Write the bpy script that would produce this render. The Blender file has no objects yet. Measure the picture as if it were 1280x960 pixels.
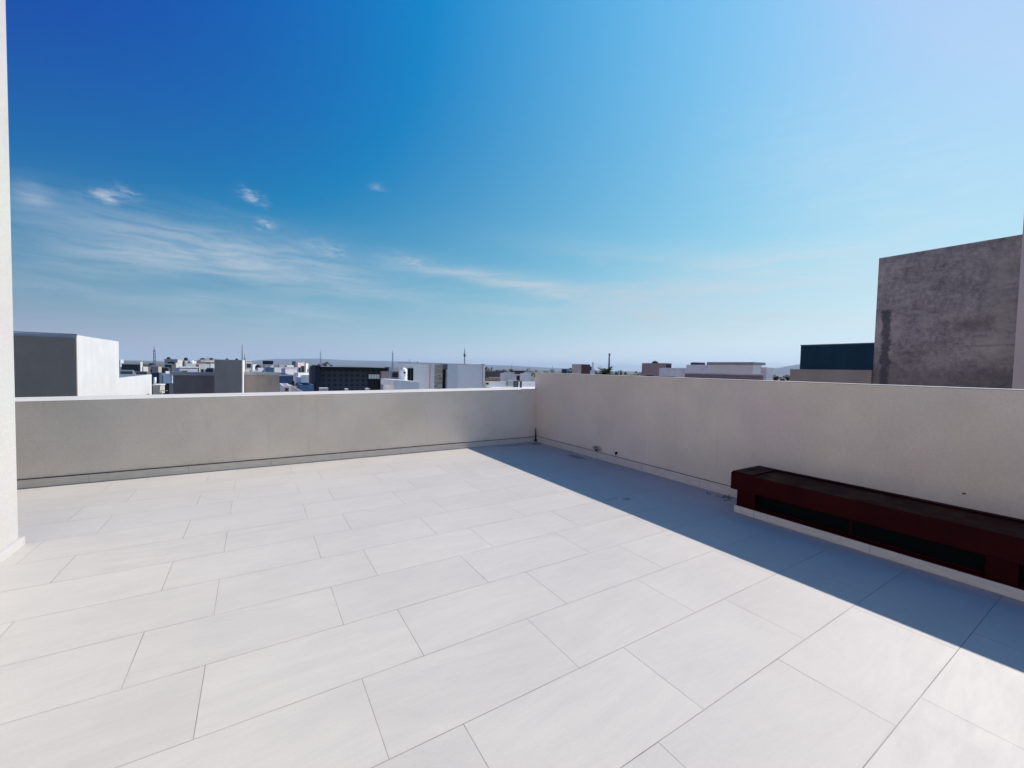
import bpy, bmesh, math, random
from math import radians as R, sin, cos, tan, atan2, sqrt, pi
from mathutils import Vector, Matrix
random.seed(7)
C = bpy.context.scene.collection
sc = bpy.context.scene

# ------------------------------------------------------------------ camera
F_PX, YAW, PITCH, ROLL, CAM_H = 515.56, R(31.952), R(-2.179), R(1.275), 1.89
fwd = Vector((sin(YAW)*cos(PITCH), cos(YAW)*cos(PITCH), sin(PITCH)))
rgt = Vector((cos(YAW), -sin(YAW), 0)); upv = rgt.cross(fwd)
rr = cos(ROLL)*rgt + sin(ROLL)*upv; uu = -sin(ROLL)*rgt + cos(ROLL)*upv
cd = bpy.data.cameras.new('camera'); cam = bpy.data.objects.new('camera', cd); C.objects.link(cam)
cam.matrix_world = Matrix(((rr.x, uu.x, -fwd.x, 0), (rr.y, uu.y, -fwd.y, 0), (rr.z, uu.z, -fwd.z, CAM_H), (0, 0, 0, 1)))
cd.sensor_fit = 'HORIZONTAL'; cd.sensor_width = 36; cd.lens = 36*F_PX/1280
cd.clip_start = 0.05; cd.clip_end = 60000
sc.camera = cam
def ray(x, y): return fwd + rr*((x-640)/F_PX) + uu*((480-y)/F_PX)
def atY(x, y, Y):                                   # pixel of the photograph -> point on the plane y = Y
    d = ray(x, y); t = Y/d.y; return Vector((d.x*t, Y, CAM_H+d.z*t))
def atX(x, y, X):
    d = ray(x, y); t = X/d.x; return Vector((X, d.y*t, CAM_H+d.z*t))
def azel(x, y):
    d = ray(x, y).normalized(); return atan2(d.x, d.y), math.asin(d.z)

# ------------------------------------------------------------------ node helper
class N:
    def __init__(s, nt): s.nt = nt
    def n(s, t, **k):
        o = s.nt.nodes.new(t)
        for a, b in k.items(): setattr(o, a, b)
        return o
    def put(s, sock, v):
        if isinstance(v, (int, float)): sock.default_value = v
        elif isinstance(v, (tuple, list)):
            sock.default_value = tuple(v) + ((1,) if len(v) == 3 and len(sock.default_value) == 4 else ())
        else: s.nt.links.new(v, sock)
    def m(s, op, a, b=0, c=0, clamp=False):
        o = s.n('ShaderNodeMath', operation=op, use_clamp=clamp)
        s.put(o.inputs[0], a); s.put(o.inputs[1], b)
        if op in ('MULTIPLY_ADD', 'WRAP', 'SMOOTH_MIN'): s.put(o.inputs[2], c)
        return o.outputs[0]
    def mr(s, v, a, b, c=0., d=1., smooth=True):
        o = s.n('ShaderNodeMapRange', interpolation_type='SMOOTHSTEP' if smooth else 'LINEAR')
        for i, q in enumerate((v, a, b, c, d)): s.put(o.inputs[i], q)
        return o.outputs[0]
    def mix(s, f, a, b, mode='MIX'):
        o = s.n('ShaderNodeMix', data_type='RGBA', blend_type=mode)
        s.put(o.inputs[0], f); s.put(o.inputs[6], a); s.put(o.inputs[7], b); return o.outputs[2]
    def noise(s, vec, scale, detail=4, rough=.55, dist=0., out=0):
        o = s.n('ShaderNodeTexNoise'); s.put(o.inputs['Vector'], vec)
        s.put(o.inputs['Scale'], scale); s.put(o.inputs['Detail'], detail); s.put(o.inputs['Roughness'], rough); s.put(o.inputs['Distortion'], dist)
        return o.outputs[out]
    def xyz(s, v):
        o = s.n('ShaderNodeSeparateXYZ'); s.put(o.inputs[0], v); return o.outputs
    def comb(s, x, y, z=0):
        o = s.n('ShaderNodeCombineXYZ')
        for i, q in enumerate((x, y, z)): s.put(o.inputs[i], q)
        return o.outputs[0]

# ------------------------------------------------------------------ sky and sun
SUN_EL, SUN_AZ = R(42.1), R(88.9)                   # azimuth clockwise from +Y
w = bpy.data.worlds.new('World'); sc.world = w; w.use_nodes = True
nt = w.node_tree; nt.nodes.clear(); g = N(nt)
sky = g.n('ShaderNodeTexSky', sky_type='NISHITA'); sky.sun_disc = False
sky.sun_elevation = SUN_EL; sky.sun_rotation = SUN_AZ
sky.altitude = 1900; sky.air_density = 1.0; sky.dust_density = 1.6; sky.ozone_density = 2.2
tc = g.n('ShaderNodeTexCoord'); dx, dy, dz = g.xyz(tc.outputs['Generated'])
az = g.m('ARCTAN2', dx, dy); el = g.m('ARCSINE', dz)
wn = g.noise(g.comb(g.m('MULTIPLY', az, 3.0), g.m('MULTIPLY', el, 9.0)), 2.2, 5, .6)
wv = g.m('MULTIPLY', g.m('SUBTRACT', wn, .5), .035)
fib = g.noise(g.comb(g.m('MULTIPLY', az, 4.0), g.m('MULTIPLY', g.m('ADD', el, wv), 34.0)), 1.6, 6, .62, .4)   # drawn-out fibres
puffn = g.noise(g.comb(g.m('MULTIPLY', az, 14.), g.m('MULTIPLY', el, 40.)), 2.5, 6, .65, .3)
puffw = g.noise(g.comb(g.m('MULTIPLY', az, 14.), g.m('MULTIPLY', el, 40.), 7.), 2.5, 4, .6)
fibm = g.mr(fib, .30, .72, .35, 1.0); puffm = g.mr(puffn, .36, .66, 0., 1.0)
def cloud(p0, p1, wpx, op, kind='band'):            # streak of cirrus between two sky directions
    a0, e0 = azel(*p0); a1, e1 = azel(*p1); ca, ce = (a0+a1)/2, (e0+e1)/2
    L = sqrt((a1-a0)**2+(e1-e0)**2)/2; th = atan2(e1-e0, a1-a0); ww = wpx/F_PX
    uu_ = g.m('SUBTRACT', az, ca); vv_ = g.m('SUBTRACT', g.m('ADD', el, wv), ce)
    if kind == 'puff': vv_ = g.m('ADD', g.m('SUBTRACT', el, ce), g.m('MULTIPLY', g.m('SUBTRACT', puffw, .5), .03))
    a = g.m('ADD', g.m('MULTIPLY', uu_, cos(th)/L), g.m('MULTIPLY', vv_, sin(th)/L))
    b = g.m('ADD', g.m('MULTIPLY', uu_, -sin(th)/ww), g.m('MULTIPLY', vv_, cos(th)/ww))
    q = g.m('ADD', g.m('POWER', g.m('ABSOLUTE', a), 2.), g.m('POWER', g.m('ABSOLUTE', b), 2.))
    e = g.m('EXPONENT', g.m('MULTIPLY', q, -1.1))
    return g.m('MULTIPLY', g.m('MULTIPLY', e, op), fibm if kind == 'band' else puffm)
clouds = [((-60, 268), (440, 330), 32, .38), ((150, 296), (590, 378), 20, .44), ((-20, 350), (520, 400), 13, .34),
          ((-20, 330), (330, 318), 20, .20), ((20, 392), (620, 420), 18, .20), ((540, 332), (830, 384), 12, .62), ((700, 366), (1090, 350), 16, .62), ((430, 322), (700, 352), 8, .30), ((640, 300), (1000, 322), 14, .22),
          ((560, 385), (900, 392), 10, .35), ((700, 402), (1120, 396), 20, .45), ((820, 340), (1100, 318), 18, .38), ((900, 200), (1280, 235), 60, .18),
          ((1010, 330), (1280, 250), 40, .18), ((10, 238), (70, 252), 8, .50)]
puffs = [((104, 241), (155, 247), 5, .62), ((140, 234), (180, 246), 4, .38), ((299, 237), (332, 254), 5, .55), ((321, 279), (344, 285), 5, .6),
         ((463, 233), (480, 237), 4, .42), ((385, 305), (438, 318), 8, .38), ((490, 322), (545, 336), 7, .38), ((740, 326), (762, 331), 3, .25), ((937, 361), (956, 366), 3, .4)]
tot = None
for c in clouds:
    v = cloud(*c); tot = v if tot is None else g.m('ADD', tot, v)
for c in puffs: tot = g.m('ADD', tot, cloud(*c, kind='puff'))
tot = g.m('MINIMUM', tot, .85)
# colour balance of the sky: deep azure away from the sun, forward-scattering veil round it, pale air at the horizon
sdv = (sin(SUN_AZ)*cos(SUN_EL), cos(SUN_AZ)*cos(SUN_EL), sin(SUN_EL))
ca = g.m('ADD', g.m('ADD', g.m('MULTIPLY', dx, sdv[0]), g.m('MULTIPLY', dy, sdv[1])), g.m('MULTIPLY', dz, sdv[2]))
ang = g.m('ARCCOSINE', ca)
E1 = g.m('EXPONENT', g.m('MULTIPLY', g.m('MULTIPLY', ang, ang), -1/R(50)**2))
E2 = g.m('EXPONENT', g.m('MULTIPLY', g.m('MAXIMUM', el, 0.), -1/R(15))); E3 = g.m('MULTIPLY', E2, ca)
g2 = g.mr(ang, R(16), R(52), 1., 0.)
nr_, ng_, nb_ = g.xyz(sky.outputs[0])
def chan(raw, a_, b_, c_, d_, e_, lo):
    v = g.m('MULTIPLY_ADD', raw, a_, b_*10); v = g.m('MULTIPLY_ADD', E1, c_*10, v); v = g.m('MULTIPLY_ADD', E3, d_*10, v)
    return g.m('MAXIMUM', g.m('MULTIPLY_ADD', E2, e_*10, v), lo)
cg = chan(ng_, -.200, -.060, .715, .425, .712, .60)
cr = g.m('MINIMUM', chan(nr_, 1.121, -.188, .195, .170, .020, .0), g.m('MULTIPLY', cg, g.m('MULTIPLY_ADD', E2, .20, .64)))
base = g.comb(cr, cg, chan(nb_, -.382, .375, .766, .446, .470, 2.0))
colr = g.mix(tot, base, g.comb(g.m('MULTIPLY_ADD', g2, 2.8, 5.9), g.m('MULTIPLY_ADD', g2, 2.5, 6.5), g.m('MULTIPLY_ADD', g2, 2.0, 7.3)))
bg = g.n('ShaderNodeBackground'); bg.inputs['Strength'].default_value = 0.078
nt.links.new(colr, bg.inputs['Color'])
wo = g.n('ShaderNodeOutputWorld'); nt.links.new(bg.outputs[0], wo.inputs[0])

sl = bpy.data.lights.new('sun', 'SUN'); sl.energy = 4.8; sl.angle = R(.53); sl.color = (1, .925, .845)
so = bpy.data.objects.new('sun', sl); C.objects.link(so)
sdir = Vector((sin(SUN_AZ)*cos(SUN_EL), cos(SUN_AZ)*cos(SUN_EL), sin(SUN_EL)))
so.rotation_euler = sdir.to_track_quat('Z', 'Y').to_euler(); so.location = (20, 0, 20)
vs = sc.view_settings; vs.view_transform = 'Standard'; vs.look = 'None'; vs.gamma = 1; vs.use_curve_mapping = False; vs.exposure = 0.36
sc.cycles.max_bounces = 8; sc.cycles.diffuse_bounces = 4; sc.cycles.volume_bounces = 0; sc.cycles.use_denoising = True

# ------------------------------------------------------------------ mesh helpers
class MB:
    def __init__(s): s.v = []; s.f = []
    def quad(s, a, b, c, d):
        n = len(s.v); s.v += [tuple(a), tuple(b), tuple(c), tuple(d)]; s.f.append((n, n+1, n+2, n+3)); return s
    def hexa(s, p):                                 # 4 bottom ccw, 4 top ccw
        n = len(s.v); s.v += [tuple(q) for q in p]
        s.f += [tuple(n+i for i in f) for f in ((3, 2, 1, 0), (4, 5, 6, 7), (0, 1, 5, 4), (1, 2, 6, 5), (2, 3, 7, 6), (3, 0, 4, 7))]; return s
    def box(s, x0, x1, y0, y1, z0, z1):
        return s.hexa([(x0, y0, z0), (x1, y0, z0), (x1, y1, z0), (x0, y1, z0), (x0, y0, z1), (x1, y0, z1), (x1, y1, z1), (x0, y1, z1)])
    def tray(s, x0, x1, y0, y1, z0, z1, rec=.45, t=.15):    # walls with a flat roof sunk behind the parapet
        n = len(s.v); o = [(x0, y0), (x1, y0), (x1, y1), (x0, y1)]; i = [(x0+t, y0+t), (x1-t, y0+t), (x1-t, y1-t), (x0+t, y1-t)]
        s.v += [(*p, z0) for p in o] + [(*p, z1) for p in o] + [(*p, z1) for p in i] + [(*p, z1-rec) for p in i]
        s.f.append((n+3, n+2, n+1, n))
        for k in range(4):
            j = (k+1) % 4
            s.f += [(n+k, n+j, n+4+j, n+4+k), (n+4+k, n+4+j, n+8+j, n+8+k), (n+8+k, n+8+j, n+12+j, n+12+k)]
        s.f.append((n+12, n+13, n+14, n+15)); return s
    def tube(s, p0, p1, r0, r1=None, k=8, cap=True):
        r1 = r0 if r1 is None else r1; p0 = Vector(p0); p1 = Vector(p1); d = (p1-p0).normalized()
        a = d.orthogonal().normalized(); b = d.cross(a); n = len(s.v)
        for p, r in ((p0, r0), (p1, r1)):
            for i in range(k):
                t = 2*pi*i/k; s.v.append(tuple(p+a*cos(t)*r+b*sin(t)*r))
        for i in range(k):
            j = (i+1) % k; s.f.append((n+i, n+j, n+k+j, n+k+i))
        if cap: s.f.append(tuple(n+i for i in reversed(range(k)))); s.f.append(tuple(n+k+i for i in range(k)))
        return s
    def lathe(s, c, prof, k=20):                    # prof: list of (radius, z)
        n = len(s.v)
        for r, z in prof:
            for i in range(k):
                t = 2*pi*i/k; s.v.append((c[0]+r*cos(t), c[1]+r*sin(t), c[2]+z))
        for q in range(len(prof)-1):
            for i in range(k):
                j = (i+1) % k; s.f.append((n+q*k+i, n+q*k+j, n+(q+1)*k+j, n+(q+1)*k+i))
        s.f.append(tuple(n+i for i in reversed(range(k)))); s.f.append(tuple(n+(len(prof)-1)*k+i for i in range(k))); return s
    def build(s, name, mat, parent=None, smooth=False, bevel=0, loc=None):
        me = bpy.data.meshes.new(name); me.from_pydata(s.v, [], s.f); me.materials.append(mat); me.update()
        if smooth:
            for p in me.polygons: p.use_smooth = True
        o = bpy.data.objects.new(name, me); C.objects.link(o)
        if parent is not None: o.parent = parent
        if loc is not None: o.location = loc
        if bevel:
            b = o.modifiers.new('bevel', 'BEVEL'); b.width = bevel; b.segments = 2; b.limit_method = 'ANGLE'
        return o
def tag(o, label=None, cat=None, group=None, kind=None):
    if label: o['label'] = label
    if cat: o['category'] = cat
    if group: o['group'] = group
    if kind: o['kind'] = kind
    return o
def thing(name, label, cat, loc, rz=0, group=None):
    o = bpy.data.objects.new(name, None); o.empty_display_size = .2; C.objects.link(o)
    o.location = loc; o.rotation_euler = (0, 0, rz); return tag(o, label, cat, group)

# ------------------------------------------------------------------ materials
def mat(name):
    m = bpy.data.materials.new(name); m.use_nodes = True; t = m.node_tree
    return m, N(t), t.nodes['Principled BSDF']
def bump(g, b, h, dist=.002, strength=1.):
    o = g.n('ShaderNodeBump'); g.put(o.inputs['Height'], h); o.inputs['Distance'].default_value = dist; o.inputs['Strength'].default_value = strength
    g.nt.links.new(o.outputs[0], b.inputs['Normal'])
def pos(g): return g.n('ShaderNodeNewGeometry').outputs['Position']
_plain = {}
def plain(col, rough=.8, var=.10, scale=1.5, metal=0., bumpd=0., tint=(1, 1, 1)):
    key = (col, rough, var, scale, metal, bumpd)
    if key in _plain: return _plain[key]
    m, g, b = mat('paint'); p = pos(g)
    n1 = g.noise(p, scale, 5, .6); n2 = g.noise(g.comb(*[g.m('MULTIPLY', q, k) for q, k in zip(g.xyz(p), (3., 3., .5))]), 1.2, 4, .6)   # run-off streaks
    f = g.m('ADD', g.mr(n1, .3, .7, -var, var), g.mr(n2, .35, .7, -var*.6, var*.6))
    c = g.mix(1., col, g.comb(g.m('ADD', f, 1.), g.m('ADD', g.m('MULTIPLY', f, .95), 1.), g.m('ADD', g.m('MULTIPLY', f, .85), 1.)), 'MULTIPLY')
    g.put(b.inputs['Base Color'], c); b.inputs['Roughness'].default_value = rough; b.inputs['Metallic'].default_value = metal; b.inputs['Specular IOR Level'].default_value = .2
    if bumpd: bump(g, b, g.noise(p, 60, 5, .6), bumpd)
    _plain[key] = m; return m

def stucco(name, col, blot=.07, extra=None):
    m, g, b = mat(name); p = pos(g)
    fine = g.noise(p, 220, 3, .6); mid = g.noise(p, 38, 5, .6); big = g.noise(p, .9, 4, .55)
    hue = g.noise(p, 1.3, 3, .5, 0, 1); x, y, z = g.xyz(p)
    f = g.m('ADD', g.mr(big, .3, .7, 1-blot, 1+blot), g.m('ADD', g.mr(mid, .3, .7, -.035, .035), g.mr(fine, .3, .7, -.045, .045)))
    c = g.mix(1., col, g.comb(f, f, f), 'MULTIPLY')
    c = g.mix(.10, c, g.mix(1., c, hue, 'OVERLAY'))
    # splash dirt low on the wall and faint trowel / run marks below the coping
    st = g.noise(g.comb(g.m('MULTIPLY', x, 5.), g.m('MULTIPLY', y, 5.), g.m('MULTIPLY', z, .6)), 1.5, 5, .65)
    run = g.m('MULTIPLY', g.mr(st, .55, .8), .10)
    low = g.m('MULTIPLY', g.mr(g.m('ADD', z, g.m('MULTIPLY', g.m('SUBTRACT', mid, .5), .12)), .11, .26, 1., 0.), g.mr(g.noise(p, 2.2, 4, .6), .42, .7, 0., .22))
    c = g.mix(g.m('MAXIMUM', run, low), c, (.20, .17, .145))
    if extra: c = extra(g, c, p)
    g.put(b.inputs['Base Color'], c); b.inputs['Roughness'].default_value = .88; b.inputs['Specular IOR Level'].default_value = .25
    bump(g, b, g.m('ADD', g.m('MULTIPLY', fine, .5), mid), .003)
    return m
WALL_COL = (.83, .70, .56)
def wall_marks(g, c, p):
    x, y, z = g.xyz(p)
    def spot(c, yy, zz, ry, rz, colr, op):
        a = g.m('POWER', g.m('ABSOLUTE', g.m('DIVIDE', g.m('SUBTRACT', y, yy), ry)), 2.); b_ = g.m('POWER', g.m('ABSOLUTE', g.m('DIVIDE', g.m('SUBTRACT', z, zz), rz)), 2.)
        n = g.m('ADD', g.m('ADD', a, b_), g.m('MULTIPLY', g.m('SUBTRACT', g.noise(p, 60, 3), .5), 1.6))
        return g.mix(g.m('MULTIPLY', g.mr(n, .5, 1.1, 1., 0.), op), c, colr)
    c = spot(c, 1.091, .705, .018, .012, (.06, .055, .05), .9)
    return spot(c, 6.43, .22, .16, .06, (.12, .09, .07), .55)
M_wall_far = stucco('beige_render', WALL_COL)
M_wall_right = stucco('beige_render_marked', (.785, .655, .515), extra=wall_marks)
M_wall_tower = stucco('pale_pink_render', (.445, .43, .425), .03)
M_coping = stucco('coping_render', (.53, .50, .465), .05)

def tile_mat():
    m, g, b = mat('porcelain_floor'); p = pos(g); x, y, z = g.xyz(p)
    yr = g.m('DIVIDE', g.m('SUBTRACT', 4.3118, y), .6); row = g.m('FLOOR', yr); fy = g.m('SUBTRACT', yr, row)
    odd = g.m('FLOORED_MODULO', row, 2.)
    xr = g.m('DIVIDE', g.m('SUBTRACT', x, g.m('MULTIPLY_ADD', odd, -.391, .935)), 1.2); col = g.m('FLOOR', xr); fx = g.m('SUBTRACT', xr, col)
    dyv = g.m('MULTIPLY', g.m('MINIMUM', fy, g.m('SUBTRACT', 1., fy)), .6); dxv = g.m('MULTIPLY', g.m('MINIMUM', fx, g.m('SUBTRACT', 1., fx)), 1.2)
    d = g.m('MINIMUM', dxv, dyv); d = g.m('ADD', d, g.m('MULTIPLY', g.m('SUBTRACT', g.noise(p, 30, 3), .5), .0012))
    j = g.mr(d, .0013, .0026, 1., 0.)
    wn = g.n('ShaderNodeTexWhiteNoise', noise_dimensions='2D'); g.put(wn.inputs['Vector'], g.comb(col, row)); r1 = wn.outputs[0]; rc = g.xyz(wn.outputs[1])
    # per-tile stone figure: long soft veins with a slight slope
    fig = g.comb(g.m('ADD', g.m('MULTIPLY', x, 1.1), g.m('MULTIPLY', rc[0], 40.)), g.m('ADD', g.m('MULTIPLY', g.m('ADD', y, g.m('MULTIPLY', x, g.m('MULTIPLY_ADD', rc[1], .3, -.15))), 7.), g.m('MULTIPLY', rc[1], 40.)), g.m('MULTIPLY', rc[2], 9.))
    vein = g.noise(fig, 1.6, 8, .68, .6); vein2 = g.noise(fig, 6., 6, .7, .3)
    cloudn = g.noise(p, .8, 4, .6); grain = g.noise(p, 330, 2, .6)
    f = g.m('ADD', g.mr(vein, .30, .72, .962, 1.024), g.mr(vein2, .3, .7, -.018, .018))
    f = g.m('ADD', f, g.m('ADD', g.m('MULTIPLY_ADD', r1, .06, -.03), g.m('ADD', g.mr(cloudn, .3, .7, -.035, .03), g.m('ADD', g.mr(grain, .3, .7, -.03, .03), g.mr(g.noise(g.comb(g.m('MULTIPLY', x, .6), y, z), 95, 5, .75), .35, .65, -.022, .022)))))
    c = g.mix(1., (.442, .413, .382), g.comb(f, g.m('MULTIPLY_ADD', f, 1.0, .0), g.m('ADD', g.m('MULTIPLY', f, .9), .1)), 'MULTIPLY')
    # dust smudges, footprints and specks
    sm = g.noise(p, 1.9, 7, .7, .8); c = g.mix(g.mr(sm, .53, .76, 0., .24), c, (.33, .31, .30))
    sp = g.noise(p, 26, 2, .5); c = g.mix(g.mr(sp, .78, .82, 0., .55), c, (.22, .18, .15))
    def stain(c, sx, sy, rx, ry, op):
        a = g.m('POWER', g.m('ABSOLUTE', g.m('DIVIDE', g.m('SUBTRACT', x, sx), rx)), 2.); b_ = g.m('POWER', g.m('ABSOLUTE', g.m('DIVIDE', g.m('SUBTRACT', y, sy), ry)), 2.)
        n = g.m('ADD', g.m('ADD', a, b_), g.m('MULTIPLY', g.m('SUBTRACT', g.noise(p, 14, 5, .7), .5), 2.6))
        return g.mix(g.m('MULTIPLY', g.mr(n, .1, 1.2, 1., 0.), op), c, (.05, .04, .035))
    for s_ in ((5.92, 6.79, .14, .30, .6), (4.66, 4.19, .10, .07, .45), (4.47, 4.30, .20, .04, .2), (6.02, 8.42, .18, .10, .75), (5.4, 8.5, .6, .08, .35)): c = stain(c, *s_)
    edge = g.mr(d, .002, .03, .10, 0.)
    c = g.mix(g.m('MULTIPLY', edge, g.mr(g.noise(p, 3., 4), .4, .7)), c, (.3, .27, .25))
    gr = g.mix(g.mr(g.noise(p, 1.4, 3), .35, .65), (.30, .265, .245), (.15, .13, .125))
    c = g.mix(g.m('MULTIPLY', j, g.mr(g.noise(p, 2.3, 3), .3, .6, .40, .95)), c, gr)
    g.put(b.inputs['Base Color'], c); g.put(b.inputs['Roughness'], g.mr(vein, .3, .7, .56, .68)); b.inputs['Specular IOR Level'].default_value = .32
    h = g.m('ADD', g.m('MULTIPLY', j, -1.), g.m('MULTIPLY', g.m('ADD', vein2, grain), .10)); bump(g, b, h, .0015)
    return m
M_tile = tile_mat()

def concrete_mat():
    m, g, b = mat('raw_concrete'); p = pos(g); x, y, z = g.xyz(p)
    n1 = g.noise(p, .55, 6, .62, .5); n2 = g.noise(g.comb(x, g.m('MULTIPLY', y, .8), g.m('MULTIPLY', z, 3.)), 1.8, 7, .7, .4); n3 = g.noise(p, 9, 7, .78)
    n0 = g.noise(p, 1.3, 9, .74, .25); f = g.m('ADD', g.mr(n1, .3, .7, .78, 1.22), g.m('ADD', g.m('ADD', g.mr(n0, .34, .66, -.20, .20), g.mr(n2, .3, .7, -.10, .10)), g.mr(n3, .32, .68, -.26, .26)))
    c = g.mix(1., (.36, .325, .315), g.comb(f, f, g.m('MULTIPLY_ADD', f, .92, .1)), 'MULTIPLY')
    jz = g.m('ABSOLUTE', g.m('SUBTRACT', g.m('FLOORED_MODULO', g.m('ADD', z, 1.02), 1.22), .61))    # day joints between pours
    c = g.mix(g.m('MULTIPLY', g.mr(g.m('ABSOLUTE', g.m('SUBTRACT', jz, .61)), .0, .05, .35, 0.), g.mr(n1, .45, .6)), c, (.07, .06, .062))
    def patch(c, y0, y1, z0, z1, colr, op, soft=.1, amp=.35):
        nn = g.m('MULTIPLY', g.m('SUBTRACT', g.noise(p, 5., 6, .75), .5), amp)
        a = g.m('SUBTRACT', g.m('ABSOLUTE', g.m('SUBTRACT', y, (y0+y1)/2)), (y1-y0)/2); b_ = g.m('SUBTRACT', g.m('ABSOLUTE', g.m('SUBTRACT', z, (z0+z1)/2)), (z1-z0)/2)
        return g.mix(g.m('MULTIPLY', g.mr(g.m('ADD', g.m('MAXIMUM', a, b_), nn), -soft, soft, 1., 0.), op), c, colr)
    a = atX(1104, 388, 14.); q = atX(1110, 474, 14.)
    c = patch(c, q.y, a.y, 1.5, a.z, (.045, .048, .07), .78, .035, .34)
    a = atX(1245, 330, 14.); q = atX(1256, 450, 14.)
    c = patch(c, q.y, a.y, q.z, 4.6, (.48, .44, .41), .55, .22, .7)
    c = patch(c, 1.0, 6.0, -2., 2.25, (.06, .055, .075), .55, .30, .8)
    c = patch(c, 2.2, 2.8, 3.0, 3.25, (.09, .08, .08), .5, .12, .6)
    g.put(b.inputs['Base Color'], c); b.inputs['Roughness'].default_value = .9
    bump(g, b, g.m('ADD', n3, g.noise(p, 60, 4, .7)), .012); return m
M_conc = concrete_mat()

def red_mat():
    m, g, b = mat('dark_red_paint'); p = pos(g); x, y, z = g.xyz(p)
    n = g.noise(p, 3., 6, .65, .5); sc_ = g.noise(g.comb(g.m('MULTIPLY', x, 8.), g.m('MULTIPLY', y, 2.), z), 3., 7, .75, 1.)
    c = g.mix(g.mr(n, .35, .7), (.034, .0009, .0014), (.024, .0009, .0022))
    c = g.mix(g.m('MULTIPLY', g.mr(sc_, .66, .78), .10), c, (.08, .075, .10))
    g.put(b.inputs['Base Color'], c); g.put(b.inputs['Roughness'], g.mr(n, .3, .7, .45, .65)); b.inputs['Specular IOR Level'].default_value = .07
    bump(g, b, g.noise(p, 40, 4), .0012); return m
M_red = red_mat()
def glass_mat(col=(.002, .004, .004)):
    m, g, b = mat('dark_glass'); g.put(b.inputs['Base Color'], col); b.inputs['Roughness'].default_value = .25; b.inputs['Specular IOR Level'].default_value = .05; return m
M_glass = glass_mat(); M_black = plain((.012, .012, .014), .7)
M_dkglass = plain((.02, .023, .028), .35, .1)
def base_mat():
    m, g, b = mat('skirting_tile'); p = pos(g); x, y, z = g.xyz(p)
    def jn(v, o): return g.mr(g.m('ABSOLUTE', g.m('SUBTRACT', g.m('FLOORED_MODULO', g.m('ADD', v, o), 1.2), .6)), .0015, .004, 1., 0.)
    f = g.m('ADD', g.mr(g.noise(g.comb(g.m('MULTIPLY', x, 2.), g.m('MULTIPLY', y, 2.), g.m('MULTIPLY', z, 14.)), 3., 6, .65), .3, .7, .90, 1.08), g.mr(g.noise(p, 200, 2), .3, .7, -.03, .03))
    c = g.mix(1., (.68, .60, .50), g.comb(f, f, f), 'MULTIPLY')
    geo = g.xyz(g.n('ShaderNodeNewGeometry').outputs['Normal'])
    facex = g.m('GREATER_THAN', g.m('ABSOLUTE', geo[0]), .5)
    jj = g.m('ADD', g.m('MULTIPLY', facex, jn(y, .17)), g.m('MULTIPLY', g.m('SUBTRACT', 1., facex), jn(x, .35)))
    c = g.mix(g.m('MULTIPLY', g.m('MINIMUM', jj, 1.), .6), c, (.20, .18, .17))
    c = g.mix(g.m('MULTIPLY', g.mr(z, .0, .016, 1., 0.), g.mr(g.noise(p, 6, 4), .3, .6, .2, .7)), c, (.13, .11, .10))
    g.put(b.inputs['Base Color'], c); b.inputs['Roughness'].default_value = .6; return m
M_base = base_mat(); M_joint = plain((.12, .095, .085), .9, .25, 9.)

# ------------------------------------------------------------------ setting: ground, hills
GZ = -7.2
def ground_mat():
    m, g, b = mat('city_ground'); p = pos(g)
    c = g.mix(g.mr(g.noise(p, .02, 6, .6), .35, .65), (.085, .08, .075), (.035, .042, .03)); c = g.mix(g.mr(g.noise(p, .2, 6, .65), .4, .7), c, (.13, .12, .11))
    g.put(b.inputs['Base Color'], c); b.inputs['Roughness'].default_value = .95; return m
tag(MB().quad((-12500, -12500, GZ), (12500, -12500, GZ), (12500, 12500, GZ), (-12500, 12500, GZ)).build('ground', ground_mat()), kind='structure')
def street(x0, x1, y0, y1, nm='road'):
    z = GZ+.008
    tag(MB().quad((x0, y0, z), (x1, y0, z), (x1, y1, z), (x0, y1, z)).build(nm, plain((.05, .05, .052), .9)), kind='structure')
tag(MB().quad((-90, -40, GZ+.003), (90, -40, GZ+.003), (90, 95, GZ+.003), (-90, 95, GZ+.003)).build('bounce_sheet', plain((.46, .44, .41), .9, .15, .3)), kind='structure')  # pale sheet added to bounce sunlight onto the shaded house fronts
street(-60, 60, 10.8, 17.5); street(7.5, 12.2, -40, 10.8)
def hills(pts, dist, depth, colr):
    mb = MB(); ridge = []
    for i in range(len(pts)-1):
        (x0, y0), (x1, y1) = pts[i], pts[i+1]
        k = 14
        for j in range(k):
            t = j/k; ridge.append((x0+(x1-x0)*t, y0+(y1-y0)*t))
    ridge.append(pts[-1]); rows_ = []
    rnd = random.Random(int(dist))
    for (px, py) in ridge:
        d = ray(px, py); h = Vector((d.x, d.y, 0)); t = dist/h.length
        top = Vector((d.x*t, d.y*t, CAM_H+d.z*t)); top.z += rnd.uniform(-.03, .03)*max(30, top.z)*1.0
        dirv = h.normalized(); col = []
        for s_ in (-1., -.75, -.5, -.25, 0, .4, 1.):
            f = (1-abs(s_))**1.15; q = top+dirv*depth*s_; q.z = GZ-2+(top.z-GZ)*f*(1+rnd.uniform(-.10, .10)*(0 < f < 1)); col.append(q)
        rows_.append(col)
    for i in range(len(rows_)-1):
        for j in range(6): mb.quad(rows_[i][j], rows_[i+1][j], rows_[i+1][j+1], rows_[i][j+1])
    tag(mb.build('hills', plain(colr, .95, .2, .002), smooth=True), kind='structure')
hills([(230, 453.5), (300, 451.5), (345, 448.5), (395, 448.0), (440, 450.5), (500, 451.5), (560, 454), (640, 457), (720, 461)], 8500, 1800, (.03, .04, .045))
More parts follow.
